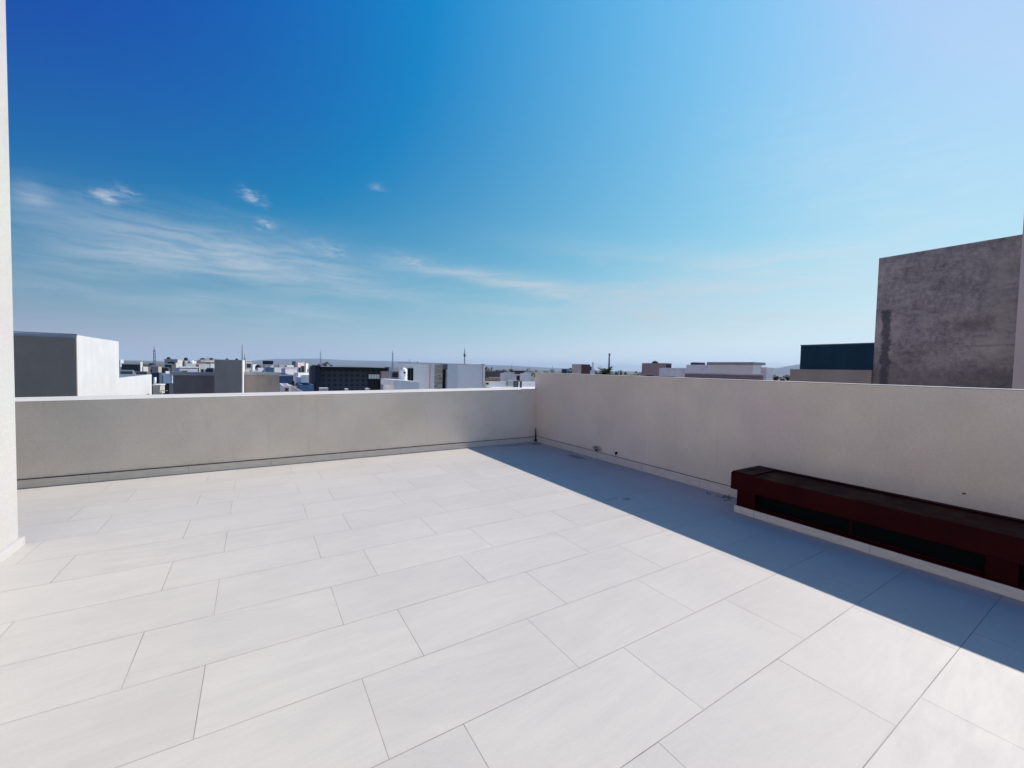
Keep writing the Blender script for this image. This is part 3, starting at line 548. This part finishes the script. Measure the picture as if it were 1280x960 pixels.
# ------------------------------------------------------------------ the town
def dark_band(f0, f1, d, h): return [(f0, f1, d, h)]
A = .62
H = [  # label, x0, x1, ytop, Y, colour, kwargs
 ('slim pale tower house hard against the big white block on the left', 149, 154, 449.5, 92, (.78, .76, .74), dict(rot=A)),
 ('dark navy house with an open roof terrace, just right of the big white block', 152, 176, 455.5, 90, (.035, .04, .05), dict(cap=(.5, .5, .5), depth=6)),
 ('narrow white stair block at the right end of the dark navy terrace house', 174.6, 178, 452.3, 88, WHITE, dict(rot=A)),
 ('small cream cube house between the dark terrace house and the round tree', 177, 184.5, 458.4, 80, (.66, .63, .58), dict(rot=A)),
 ('low wide grey roof with white clutter above the stepped white wall', 150.5, 172, 464.2, 56, (.14, .135, .14), dict(cap=(.6, .6, .6))),
 ('low dark flat-roofed house at the end of the stepped white wall', 170, 189, 466, 52, (.10, .095, .10), dict(cap=(.22, .22, .23))),
 ('beige house with a white corner, under the tall lattice mast', 188.5, 202, 458.3, 62, (.36, .31, .27), dict(cap=(.6, .58, .55), win=[(.0, .14, .3, 3.), (.45, .6, .7, 1.2)])),
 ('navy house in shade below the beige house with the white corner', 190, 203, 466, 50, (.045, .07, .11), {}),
 ('dark roofed house right of the beige one with the white corner', 202, 213.5, 460.2, 74, (.04, .045, .055), dict(cap=(.3, .3, .3))),
 ('tiny pink-white box house above the one with the shade-blue front', 205.5, 211.5, 464, 58, (.75, .68, .67), dict(rot=A)),
 ('little white house with a front tinted blue for shade, left of the slate-grey block', 204, 215.5, 469, 42, (.66, .72, .78), dict(cap=(.8, .8, .8), depth=5)),  # blue of the shade put into the wall colour
 ('very dark low roof between the beige tank box and the slate-grey block', 199, 217, 480.5, 30, (.03, .035, .05), {}),
 ('hazy grey house with a dark top storey, leftmost of the high skyline row', 205.5, 229, 449.6, 118, (.45, .42, .40), dict(cap=(.5, .5, .52), win=[(.25, .95, .5, 1.6)])),
 ('cream cube house in the middle of the high skyline row', 217, 227.3, 453.4, 92, (.66, .64, .58), dict(rot=A)),
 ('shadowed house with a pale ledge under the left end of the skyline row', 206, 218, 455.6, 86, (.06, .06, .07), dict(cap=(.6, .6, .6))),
 ('grey-white house with rooftop clutter, second in the high skyline row', 228, 246, 450.8, 125, (.66, .63, .60), dict(win=[(.4, .55, .5, 1.5)])),
 ('long white house with four dark windows left of the tall grey box', 228, 262, 454.6, 84, (.72, .71, .70), dict(rot=.25, win=[(.10, .24, 1.0, .9), (.32, .46, 1.0, .9), (.62, .72, .9, .8), (.80, .88, .9, .8)])),
 ('house with a long black ribbon window at the right of the skyline row', 245, 270, 450.6, 116, (.66, .63, .61), dict(win=[(.02, .98, .4, 2.)], cap=(.62, .62, .62))),
 ('white box with a dark base touching the tall grey box', 261.5, 270, 454.4, 78, WHITE, dict(rot=.4, win=[(.1, .9, 1.6, 1.2)])),
 ('low lavender-grey house in shade under the long white house', 218, 246, 459.8, 60, (.50, .48, .56), dict(cap=(.66, .66, .68), win=[(.1, .4, .35, .4)])),
 ('olive-grey narrow house in front of the long white one', 244.5, 250.5, 455.4, 72, (.27, .27, .24), {}),
 ('long low white parapet roof directly behind the slate-grey block', 216, 263, 465.4, 46, (.66, .66, .66), dict(rot=.2)),
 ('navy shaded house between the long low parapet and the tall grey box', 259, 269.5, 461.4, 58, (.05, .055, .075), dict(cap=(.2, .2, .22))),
 ('grey house with two dark floors just right of the tall grey box', 304.6, 314.5, 451.4, 96, (.50, .47, .45), dict(cap=(.55, .55, .55), win=[(.2, .95, .5, .8), (.1, .9, 2.6, 2.)])),
 ('white stepped house second to the right of the tall grey box', 313.5, 321.5, 455.4, 86, WHITE, dict(rot=A)),
 ('low white terrace behind the taupe block', 312, 327.5, 463.2, 56, (.70, .70, .70), dict(rot=.3)),
 ('pale house with a round black tank shape behind the taupe block', 320, 329.5, 459.8, 72, (.60, .60, .62), dict(rot=A)),
 ('white house crowned by a black roof box above the taupe block', 329, 342, 455.0, 104, (.70, .71, .72), dict(rot=.3, win=[(.1, .3, .9, .7), (.6, .85, .9, .7)])),
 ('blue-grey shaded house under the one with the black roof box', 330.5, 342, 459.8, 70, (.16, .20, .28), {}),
 ('pale cluster house with one black opening, right of the black roof box', 341, 354, 459.4, 82, (.66, .66, .65), dict(rot=.35, win=[(.55, .8, 1.2, 1.4)])),
 ('light house with a cream top left of the small grey tower', 347.5, 358, 455.8, 122, (.52, .51, .48), dict(rot=.3)),
 ('house with a thin black band under its roof, left of the small grey tower', 356, 367.5, 456.6, 100, (.72, .70, .68), dict(win=[(.05, .95, .4, 1.)])),
 ('small grey tower house poking above its neighbours', 365, 369.6, 451.6, 130, (.20, .22, .27), {}),
 ('lavender house in shade below the small grey tower', 352, 372, 460.5, 74, (.60, .56, .62), dict(cap=(.6, .58, .6))),
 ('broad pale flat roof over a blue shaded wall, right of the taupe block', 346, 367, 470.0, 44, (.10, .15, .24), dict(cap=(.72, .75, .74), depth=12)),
 ('tall pinkish house with black openings left of the black house', 369.5, 381.5, 453.2, 92, (.74, .58, .54), dict(win=[(.08, .4, 1.0, 1.8), (.45, .95, .7, 1.7), (.2, .6, 3.9, 1.2)])),
 ('blinding white narrow wall beside the tall pinkish house', 380.6, 385.6, 454.2, 88, (.82, .81, .79), dict(rot=.9)),
 ('white lower step of the narrow bright wall next to the black house', 384, 391, 460.8, 86, WHITE, dict(rot=.7)),
 ('white house with a dark ribbon under its eaves below the pinkish one', 368, 388, 466.0, 66, (.80, .78, .77), dict(win=[(.3, .9, .4, 1.5)])),
 ('white house with one square black window touching the black house', 370, 392.5, 472.4, 50, (.78, .75, .74), dict(win=[(.76, .92, .45, .55)], cap=(.75, .75, .75))),
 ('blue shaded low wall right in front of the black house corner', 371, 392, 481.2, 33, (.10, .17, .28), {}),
 ('little white roof shed with a round black opening, right of the taupe block', 349.5, 364, 482.4, 27, (.80, .78, .79), dict(win=[(.32, .6, .14, .14)])),
 ('dark banded house seen between the black house and the white house', 486.5, 499.5, 463.6, 72, (.28, .27, .31), dict(win=[(.0, 1., .25, .9)], cap=(.6, .6, .6))),
 ('dark brown flat house right of the white house under two trees', 606, 622, 464.2, 78, (.10, .075, .075), {}),
 ('orange-tan low wall right of the white house', 606.5, 625.5, 472.6, 52, (.40, .27, .17), dict(cap=(.5, .45, .4))),
 ('jumbled dark and white house left of the beige one near the corner', 619.5, 627, 462.8, 92, (.10, .11, .15), dict(win=[(.2, .5, 1., 1.)], cap=(.6, .6, .6))),
 ('beige house with a flat face near the corner of the parapets', 625.5, 643, 466.6, 46, (.74, .68, .63), dict(rot=0, cap=(.66, .64, .62))),
 ('dark overhanging roof house behind the beige one near the corner', 638, 657, 464.4, 58, (.05, .045, .045), dict(cap=(.04, .035, .035))),
 ('beige annexe with a dark recess right of the flat beige face', 642, 653.5, 467.8, 44, (.70, .64, .60), dict(win=[(.1, .5, .2, .9)])),
 ('small white house touching the end of the right parapet', 652.5, 664, 466.8, 36, (.80, .77, .75), dict(cap=(.7, .7, .7))),
 ('tiny dark roofed house far left on the right-hand skyline', 702, 708.5, 461.6, 120, (.05, .06, .08), dict(cap=(.4, .4, .4))),
 ('faint grey low house left of the maroon sided block', 706, 716, 461.2, 150, (.46, .47, .49), {}),
 ('tiny pale house with a dark awning just right of the maroon sided block', 736, 743.5, 461.4, 70, (.55, .56, .58), {}),
]
rnd = random.Random(11)
for (lb, x0, x1, yt, Yh, colr, kw) in H:
    def ex(t, wd, y0, dp, h, rnd=rnd, nw=len(kw.get('win', ()))):
        gr = [(.72, .71, .69), (.25, .25, .27), (.55, .52, .48), (.40, .24, .18)]
        if wd > 2.5:
            for q in range(rnd.choice((1, 2))):      # stair heads and roof rooms
                xa = rnd.uniform(-.42, .2)*wd; ww_ = wd*rnd.uniform(.12, .28)
                MB().box(xa, min(xa+ww_, wd*.48), y0+dp*(.35+.3*q), y0+dp*(.55+.3*q), h-.5, h+rnd.uniform(.05, .45)).build('roof_room', plain(rnd.choice(gr)), t)
            k = MB(); xa = rnd.uniform(-.4, .3)*wd; zt_ = h+rnd.uniform(.4, 1.1); k.tube((xa, y0+dp*.3, h-.4), (xa, y0+dp*.3, zt_), .03, .025, 5); k.tube((xa-.25, y0+dp*.3, zt_-.1), (xa+.25, y0+dp*.3, zt_-.1), .015, .015, 4); k.build('aerial', plain((.3, .3, .32)), t)
            k = MB(); xa = rnd.uniform(-.3, .4)*wd; k.lathe((xa, y0+dp*.5, h-.45), [(.5, 0), (.55, .1), (.55, .7), (.35, .95), (.2, 1.0)], 10); k.build('roof_cistern', plain(rnd.choice([(.03, .03, .035), (.75, .75, .73)]), .6), t, smooth=True)
            k = MB(); n_ = 9                          # railing along the roof edge
            if rnd.random() < .5:
                for q in range(n_+1): xx = -wd*.46+wd*.92*q/n_; k.box(xx-.02, xx+.02, y0+.03, y0+.07, h+.003, h+.5)
                k.box(-wd*.46, wd*.46, y0+.02, y0+.08, h+.503, h+.55); k.build('railing', plain((.14, .14, .15), .5), t)
        if wd > 3 and nw < 2:
            for q in range(rnd.choice((2, 3))):
                xa = -wd/2+wd*(.14+.28*q); ww_ = min(1.6, wd*.16); zb = h-rnd.choice((1.9, 2.2)); hh_ = 1.1
                fo_ = MB().box(xa-.06, xa+ww_+.06, y0-.06, y0+.01, zb-.06, zb+hh_+.06).build('window', plain((.6, .6, .6), .6), t)
                MB().box(xa, xa+ww_, y0-.08, y0-.062, zb, zb+hh_).build('pane', M_dkglass, fo_)
    if sum(colr) > 1.3 and Yh > 52 and 'rot' not in kw and x1 < 400: kw = dict(kw, rot=.5)
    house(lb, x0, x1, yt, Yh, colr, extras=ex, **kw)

# black roof box on the white house above the taupe block
def box_thing(name, label, cat, x0, x1, y0, y1, Y, dep, colr, pname, **k):
    a = atY((x0+x1)/2, y1, Y); T = thing(name, label, cat, (a.x, Y, a.z)); h = atY((x0+x1)/2, y0, Y).z-a.z; hw = (atY(x1, y1, Y).x-atY(x0, y1, Y).x)/2
    MB().box(-hw, hw, 0, dep, 0, h).build(pname, plain(colr), T); return T, hw, h
T, hw, h = box_thing('roof_cabin', 'black box-shaped roof cabin on top of the white house above the taupe block', 'roof cabin', 328.6, 341.6, 451.4, 455.2, 104, 3, (.02, .028, .04), 'walls')
MB().box(-hw-.1, hw+.1, -.1, 3.1, h+.002, h+.12).build('roof', plain((.3, .3, .32)), T)
# beige tank box and its pipe
T, hw, h = box_thing('tank_housing', 'small beige concrete tank housing with a white standpipe, right of the stepped white wall', 'tank housing', 191.2, 200.2, 482.3, 493, 26, 1.2, (.48, .45, .41), 'casing')
MB().box(-hw-.03, hw+.03, -.03, 1.23, h+.002, h+.05).build('lid', plain((.6, .58, .55)), T)
MB().tube((-hw*.75, .3, h+.05), (-hw*.75, .3, h+.40), .05, .05, 10).build('standpipe', plain((.8, .8, .8), .6), T, smooth=True)
a = atY(204.5, 488.6, 25.); mb = MB(); mb.tube((a.x-.18, 25, a.z), (a.x+.16, 25, a.z+.01), .018, .018, 6); mb.tube((a.x-.08, 25, a.z), (a.x-.02, 25, a.z+.17), .012, .010, 6); mb.tube((a.x-.1, 25.1, a.z-.5), (a.x-.1, 25.1, a.z), .012, .012, 6)
tag(mb.build('aerial', plain((.75, .75, .73), .5)), 'small white horizontal aerial arm beside the beige tank housing', 'antenna')
# slanted white stair wall
T = thing('stair_wall', 'white stair wall sloping down to the right, in front of the blue shaded wall', 'wall', (atY(364, 490, 22).x, 22, 0))
a, b, c_ = atY(363.5, 483, 22), atY(381.5, 492, 22), atY(366, 482.4, 22)
L = T.location; MB().hexa([(0, 0, -.9), (b.x-L.x, 0, -.9), (b.x-L.x, .25, -.9), (0, .25, -.9), (0, 0, c_.z), (b.x-L.x, 0, b.z), (b.x-L.x, .25, b.z), (0, .25, c_.z)]).build('wall', plain((.68, .64, .61)), T)
MB().hexa([(0, -.03, c_.z+.003), (b.x-L.x, -.03, b.z+.003), (b.x-L.x, .45, b.z+.003), (0, .45, c_.z+.003), (0, -.03, c_.z+.05), (b.x-L.x, -.03, b.z+.05), (b.x-L.x, .45, b.z+.05), (0, .45, c_.z+.05)]).build('coping', plain((.85, .85, .85), .7, .03), T)

# right-hand houses seen over the tall parapet
Y = 40.
t = thing('grey_maroon_house', 'small block with a light grey face and a dark maroon face, left of the palm', 'house', (atY(726.5, 460, Y).x, Y, GZ))
a = atY(715, 455.6, Y); b = atY(726.5, 455.2, Y); c_ = atY(737.5, 456, Y); L = t.location
W2 = c_.x-L.x; h = b.z-GZ; dd = atX(715, 456, L.x).y-Y
MB().tray(0, W2, 0, dd, 0, h, .3).build('grey_wall', plain((.50, .44, .40), .85, .05), t)
MB().box(.004, W2+.002, -.03, -.002, 0, h-.03).build('maroon_wall', plain((.13, .055, .055), .85, .06), t)
MB().box(W2+.003, W2+.40, .1, .5, h-.75, h-.25).build('awning', blk, t)
a = atY(741, 465, 60); b = atY(741, 453.8, 60)
T = thing('vent_stack', 'short pale vent stack between the maroon block and the palm', 'chimney', (a.x, 60, a.z-1)); MB().tube((0, 0, 0), (0, 0, b.z-a.z+1), .16, .15, 10).build('pipe', plain((.55, .55, .58)), T); MB().tube((0, 0, b.z-a.z+1.001), (0, 0, b.z-a.z+1.12), .2, .17, 10).build('cap', plain((.45, .45, .47)), T)
Y = 260.; a = atY(761, 470, Y); b = atY(761, 441.8, Y); c_ = atY(762.3, 441.8, Y)
T = thing('factory_chimney', 'tall slender grey chimney standing behind the palm', 'chimney', (a.x, Y, GZ)); hh = b.z-GZ; rch = 1.0
MB().tube((0, 0, 0), (0, 0, hh-1.4), rch, rch*.72, 14).build('shaft', plain((.33, .30, .33)), T, smooth=True)
MB().tube((0, 0, hh-1.38), (0, 0, hh), rch*.9, rch*.9, 14).build('crown_ring', plain((.25, .24, .27)), T, smooth=True)
def xhouse(label, name, X, x0, x1, yt0, yt1, colr, dep=8, cap=None, xe=None):
    if xe: dd_ = ray(xe, yt1); dep = max(.5, atX(x1, yt1, X).y/dd_.y*dd_.x-X)
    a = atX(x0, yt0, X); b = atX(x1, yt1, X); t = thing(name, label, 'house', (X, (a.y+b.y)/2, GZ)); hl = abs(a.y-b.y)/2; h = (a.z+b.z)/2-GZ
    t['dep'] = dep; MB().tray(0, dep, -hl, hl, 0, h, min(.4, dep*.3), min(.15, dep*.2)).build('wall', plain(colr, .85, .05), t)
    if cap: MB().box(-.06, .12, -hl-.05, hl+.05, h+.003, h+.09).build('coping', plain(cap), t)
    return t, hl, h
t, hl, h = xhouse('taupe house with a round black dish shape on its roof, centre of the right skyline', 'taupe_house', 40., 802.5, 832, 453.4, 454.4, (.30, .225, .22), xe=839.5)
# right is towards -y on these fronts
dh = t['dep']; del t['dep']; MB().box(.1, dh-.1, -hl-.03, -hl-.002, 0, h-.12).build('dark_end_face', plain((.06, .045, .045), .85), t)  # thin dark sheet over the end face
MB().box(-.3, .9, -hl-1.5, -hl-.031, 0, h-1.25).build('low_wing', plain((.30, .235, .23)), t)
MB().box(-.04, .02, -hl*.05, hl*.6, h-2.0, h-1.45).build('window', M_dkglass, t)
T = thing('satellite_dish', 'dark rounded dish or tank on the roof of the taupe house', 'dish', (41.5, atX(819, 453, 41.5).y, h+GZ-.4)); MB().lathe((0, 0, 0), [(.22, .15), (.38, .25), (.42, .42), (.34, .58), (.18, .68), (.06, .71)], 18).build('shell', plain((.05, .05, .055)), T, smooth=True); MB().tube((0, 0, .149), (0, 0, -.12), .15, .15, 8).build('foot', blk, T)
t, hl, h = xhouse('long pale blue-grey house with stepped flat roofs on the right skyline', 'long_pale_house', 34., 858, 941, 455.2, 457.0, (.80, .77, .75), xe=952)
dl = t['dep']; del t['dep']
MB().box(-.5, dl, -hl-.3, -hl+3.6, h+.004, h+.22).build('roof_slab', plain((.34, .33, .37)), t)
MB().box(-.02, dl, hl+.004, hl+3.0, 0, h-.32).build('low_wing', plain((.76, .73, .71)), t)
MB().box(-.05, .01, hl+1.1, hl+2.9, h-1.55, h-1.15).build('window', M_dkglass, t)
MB().box(-.05, .01, hl*-.05, hl*-.05+.18, h-1.9, h-1.3).build('window', M_dkglass, t)
for (yy, ww_, hh_) in ((hl-.7, .8, .22), (hl-2.1, .22, .2), (hl-2.9, .3, .2), (hl*.15, 1.3, .24)):
    MB().box(.2, 1.2, yy-ww_/2, yy+ww_/2, h-.4, h+hh_).build('roof_unit', plain((.10, .10, .12)), t)
t, hl, h = xhouse('plain white house end at the right end of the long pale house', 'white_end_house', 31., 951, 958, 460.4, 460.8, (.74, .70, .67), xe=966, cap=(.78, .78, .78))
t, hl, h = xhouse('low wall with a pale coping running in front of the long pale house', 'boundary_wall', 28., 856, 951.5, 467.0, 468.8, (.24, .17, .18), dep=.3, cap=(.62, .62, .62)); t['category'] = 'wall'

# masts
def mast(label, x, ytop, ybot, Y, r, stay=False, pod=None):
    a = atY(x, ybot, Y); b = atY(x, ytop, Y); T = thing('radio_mast', label, 'mast', (a.x, Y, GZ)); hh = b.z-GZ; m_ = plain((.16, .17, .21), .6); mb = MB()
    for k in range(3):
        t_ = 2*pi*k/3; mb.tube((r*cos(t_), r*sin(t_), 0), (r*.5*cos(t_), r*.5*sin(t_), hh*.9), r*.22, r*.16, 5)
    n = 34
    for i in range(n):
        z0_, z1_ = hh*.9*i/n, hh*.9*(i+1)/n; f0, f1 = 1-.5*i/n, 1-.5*(i+1)/n; k = i % 3; t_, u_ = 2*pi*k/3, 2*pi*(k+1)/3
        mb.tube((r*f0*cos(t_), r*f0*sin(t_), z0_), (r*f1*cos(u_), r*f1*sin(u_), z1_), r*.13, r*.13, 4); mb.tube((r*f0*cos(u_), r*f0*sin(u_), z0_), (r*f1*cos(t_), r*f1*sin(t_), z1_), r*.13, r*.13, 4)
    mb.build('lattice', m_, T); MB().tube((0, 0, hh*.895), (0, 0, hh), r*.25, r*.1, 6).build('whip', m_, T)
    if pod: MB().tube((0, 0, hh*pod), (0, 0, hh*pod+1.6), r*1.3, r*1.3, 10).build('antenna_pod', m_, T)
mast('lattice radio mast at the far left of the skyline, over the beige house', 193, 432.5, 460, 190, .50)
mast('lattice radio mast rising behind the left end of the black house', 400.5, 437, 460, 210, .32)
mast('lattice radio mast in the gap between the black house and the white house', 490.5, 437, 465, 210, .46)
mast('radio mast with an antenna pod rising behind the white house', 580.5, 433.5, 460, 230, .50, pod=.72)
mast('short dark mast right beside the tall grey box', 305.6, 442, 460, 120, .32)
mast('thin far mast above the right parapet near the corner', 690.2, 456, 468, 210, .25)
mast('faint thin mast above the dark roofs near the corner', 639.5, 453, 466, 300, .22)
# tanks on roofs
def tank(label, x, y, Y, r):
    r *= .62
    a = atY(x, y, Y); T = thing('roof_tank', label, 'water tank', (a.x, Y+2, a.z-r*1.3), 0, 'black water tanks on the roofs')
    MB().lathe((0, 0, 0), [(r*.95, 0), (r, .1*r), (r, 1.2*r), (r*.8, 1.7*r), (r*.35, 1.95*r), (r*.3, 2.05*r)], 12).build('tank_body', blk, T, smooth=True)
    MB().tube((0, 0, -.5), (0, 0, -.001), r*.8, r*.8, 8).build('stand', plain((.3, .3, .3)), T)
for (x, y, Yt, r, lb) in ((208.8, 447.8, 118, .62, 'black roof tank on the leftmost house of the high skyline row'), (231, 448.2, 124, .60, 'black roof tank on the grey-white house of the skyline row'), (263, 448.6, 116, .65, 'black roof tank left of the tall grey box'),
                      (283, 448.9, 110, .45, 'black roof tank peeping over the middle of the tall grey box'), (295.5, 449.2, 108, .5, 'black roof tank peeping over the right part of the tall grey box'), (322.6, 458.3, 72, .62, 'black roof tank on the pale house behind the taupe block')): tank(lb, x, y, Yt, r)

# ------------------------------------------------------------------ trees
leafm = plain((.035, .055, .025), .8, .35, 2.); leafd = plain((.022, .035, .02), .8, .35, 2.); barkm = plain((.10, .08, .06), .9, .2)
def tree(label, x, ytop, ybot, Y, wpx, name='tree', m=leafd, lobes=7, group='far trees on the skyline', tall=1.):
    top = atY(x, ytop, Y); bt = atY(x, ybot, Y); wd = wpx/F_PX*ray(x, ytop).length*Y/ray(x, ytop).y/2*1.0
    T = thing(name, label, 'tree', (top.x, Y, GZ), 0, group); h = top.z-GZ; ch = max(top.z-bt.z, wd); r_ = random.Random(int(x*10))
    mt = MB(); mt.tube((0, 0, 0), (0, 0, h-ch*.6), .16, .09, 7)
    for k in range(4):
        t_ = r_.uniform(0, 6.28); mt.tube((0, 0, h-ch*.85), (cos(t_)*wd*.5, sin(t_)*wd*.5, h-ch*.35), .05, .02, 5)
    mt.build('trunk', barkm, T)
    mc = MB(); cs = []
    for k in range(lobes):
        t_ = r_.uniform(0, 6.28); q = r_.uniform(.0, .6)*wd; cs.append((cos(t_)*q, sin(t_)*q, h-ch*r_.uniform(.28, .85), r_.uniform(.35, .55)*wd))
    for k in range(1100):
        cx_, cy_, cz_, cr = r_.choice(cs); v = Vector((r_.gauss(0, 1), r_.gauss(0, 1), r_.gauss(0, 1))).normalized()*cr*r_.uniform(.55, 1.08)
        v.z *= min(1., ch/(2*wd)*1.1); p = Vector((cx_, cy_, min(cz_+v.z, h-GZ))) + Vector((v.x, v.y, 0)); s = wd*r_.uniform(.05, .10)
        a_ = Vector((r_.gauss(0, 1), r_.gauss(0, 1), r_.gauss(0, 1))).normalized(); b_ = a_.orthogonal().normalized(); a_ *= s; b_ *= s*.6
        mc.quad(p-a_, p-b_, p+a_, p+b_)
    mc.build('crown', m, T); return T
tree('round dark tree left of the mast at the far left of the skyline', 189.2, 452.8, 459, 112, 6.5)
tree('round dark tree right of the mast at the far left of the skyline', 199.6, 455, 460, 108, 4.5)
tree('low dark bush between the cream cube house and the round tree', 179.5, 455, 459, 100, 4)
tree('small green tree among the white houses left of the black house', 366.5, 475.5, 481, 42, 6, m=leafm)
tree('second small green tree among the white houses, touching the blue wall', 372, 477.5, 482, 41, 6, m=leafm)
tree('tall dark tree against the right end of the white house', 607, 456.5, 466, 95, 5)
tree('dark round-headed tree second from the right end of the white house', 614.6, 456, 466, 110, 4)
tree('small pointed dark tree above the dark roofs near the corner', 640, 460.3, 466, 130, 5)
tree('low dark tree above the brown flat house', 622.5, 461.5, 466, 120, 8)
tree('low dark tree right of the brown flat house', 629.5, 462.5, 467, 120, 7)
tree('small dark tree right of the palm on the skyline', 776.5, 461.8, 468, 160, 5)
tree('faint low bush right of the small dark tree past the palm', 782, 464.3, 468, 150, 5)
tree('dark bush at the foot of the palm on its right', 770, 463.8, 469, 60, 4)
tree('dark bush at the foot of the palm on its left', 745.5, 461.8, 469, 60, 3)
tree('dark tree in the gap left of the teal block, under the blue hills', 970.5, 467, 477, 60, 8)
tree('dark spiky tree in the gap closest to the grey parapet of the teal block', 985, 467.5, 477, 55, 8)
tree('low dark tree between the two others in the gap under the blue hills', 978, 472, 478, 58, 9)
# far tree line, one mass
mc = MB(); r_ = random.Random(9)
for k in range(9000):
    x = r_.uniform(560, 1000); Yd = r_.uniform(350, 520); d = ray(x, 460); X_ = d.x/d.y*Yd
    hcl = 5.2+2.0*sin(x*.23)+1.6*sin(x*.61+1)+1.0*sin(x*1.7); z = GZ+r_.uniform(0, 1)*max(2, hcl)*1.05; s = r_.uniform(.5, 1.3)
    a_ = Vector((r_.gauss(0, 1), r_.gauss(0, 1), r_.gauss(0, 1))).normalized(); b_ = a_.orthogonal().normalized(); p = Vector((X_, Yd, z)); mc.quad(p-a_*s, p-b_*s*.7, p+a_*s, p+b_*s*.7)
tag(mc.build('treeline', leafd), 'dark far tree line along the horizon beyond the right parapet', 'trees', kind='stuff')
# palm
def palm():
    Y = 30.; top = atY(757, 464, Y); T = thing('palm_tree', 'spiky green palm crown showing just above the right parapet', 'palm tree', (top.x, Y, GZ)); h = top.z-GZ-.55
    mt = MB()
    for k in range(14): mt.tube((0, 0, h*k/14), (0, 0, h*(k+1)/14), .19, .16, 9, cap=False)
    mt.build('trunk', barkm, T); mc = MB(); r_ = random.Random(2)
    for k in range(60):
        t_ = k*2.4+r_.uniform(-.2, .2); e0 = r_.uniform(.55, 1.5); L_ = r_.uniform(.95, 1.35); p = Vector((0, 0, h)); n = 10; e = e0
        for i in range(n):
            d = Vector((cos(t_)*cos(e), sin(t_)*cos(e), sin(e))); q = p+d*L_/n; mc.tube(p, q, .012, .009, 4, cap=False)
            sd = Vector((-sin(t_), cos(t_), 0))
            if i > 1:
                for sg in (-1, 1):
                    for u in (0, .5):
                        c0_ = p.lerp(q, u); ll = .30*(1-.6*abs(i/n-.5)); tip = c0_+sd*sg*ll*.55+d*ll*.75+Vector((0, 0, -.04)); w_ = d*.040
                        mc.quad(c0_-w_, c0_+w_, tip+w_*.3, tip-w_*.3)
            p = q; e -= .10+.10*(1.45-e0)
    mc.build('crown', plain((.045, .075, .025), .7, .3, 3.), T)
palm()

# ------------------------------------------------------------------ haze
HAZE = 1.1e-4
if HAZE:
    m, g_, b = mat('haze_air'); t_ = m.node_tree; t_.nodes.remove(b); out = t_.nodes['Material Output']
    pv = t_.nodes.new('ShaderNodeVolumePrincipled'); pv.inputs['Color'].default_value = (.66, .80, 1.0, 1); pv.inputs['Density'].default_value = HAZE; pv.inputs['Anisotropy'].default_value = .0
    t_.links.new(pv.outputs[0], out.inputs['Volume'])
    tag(MB().box(-13000, 13000, -13000, 13000, GZ-1.2, 190).build('haze', m), kind='stuff')
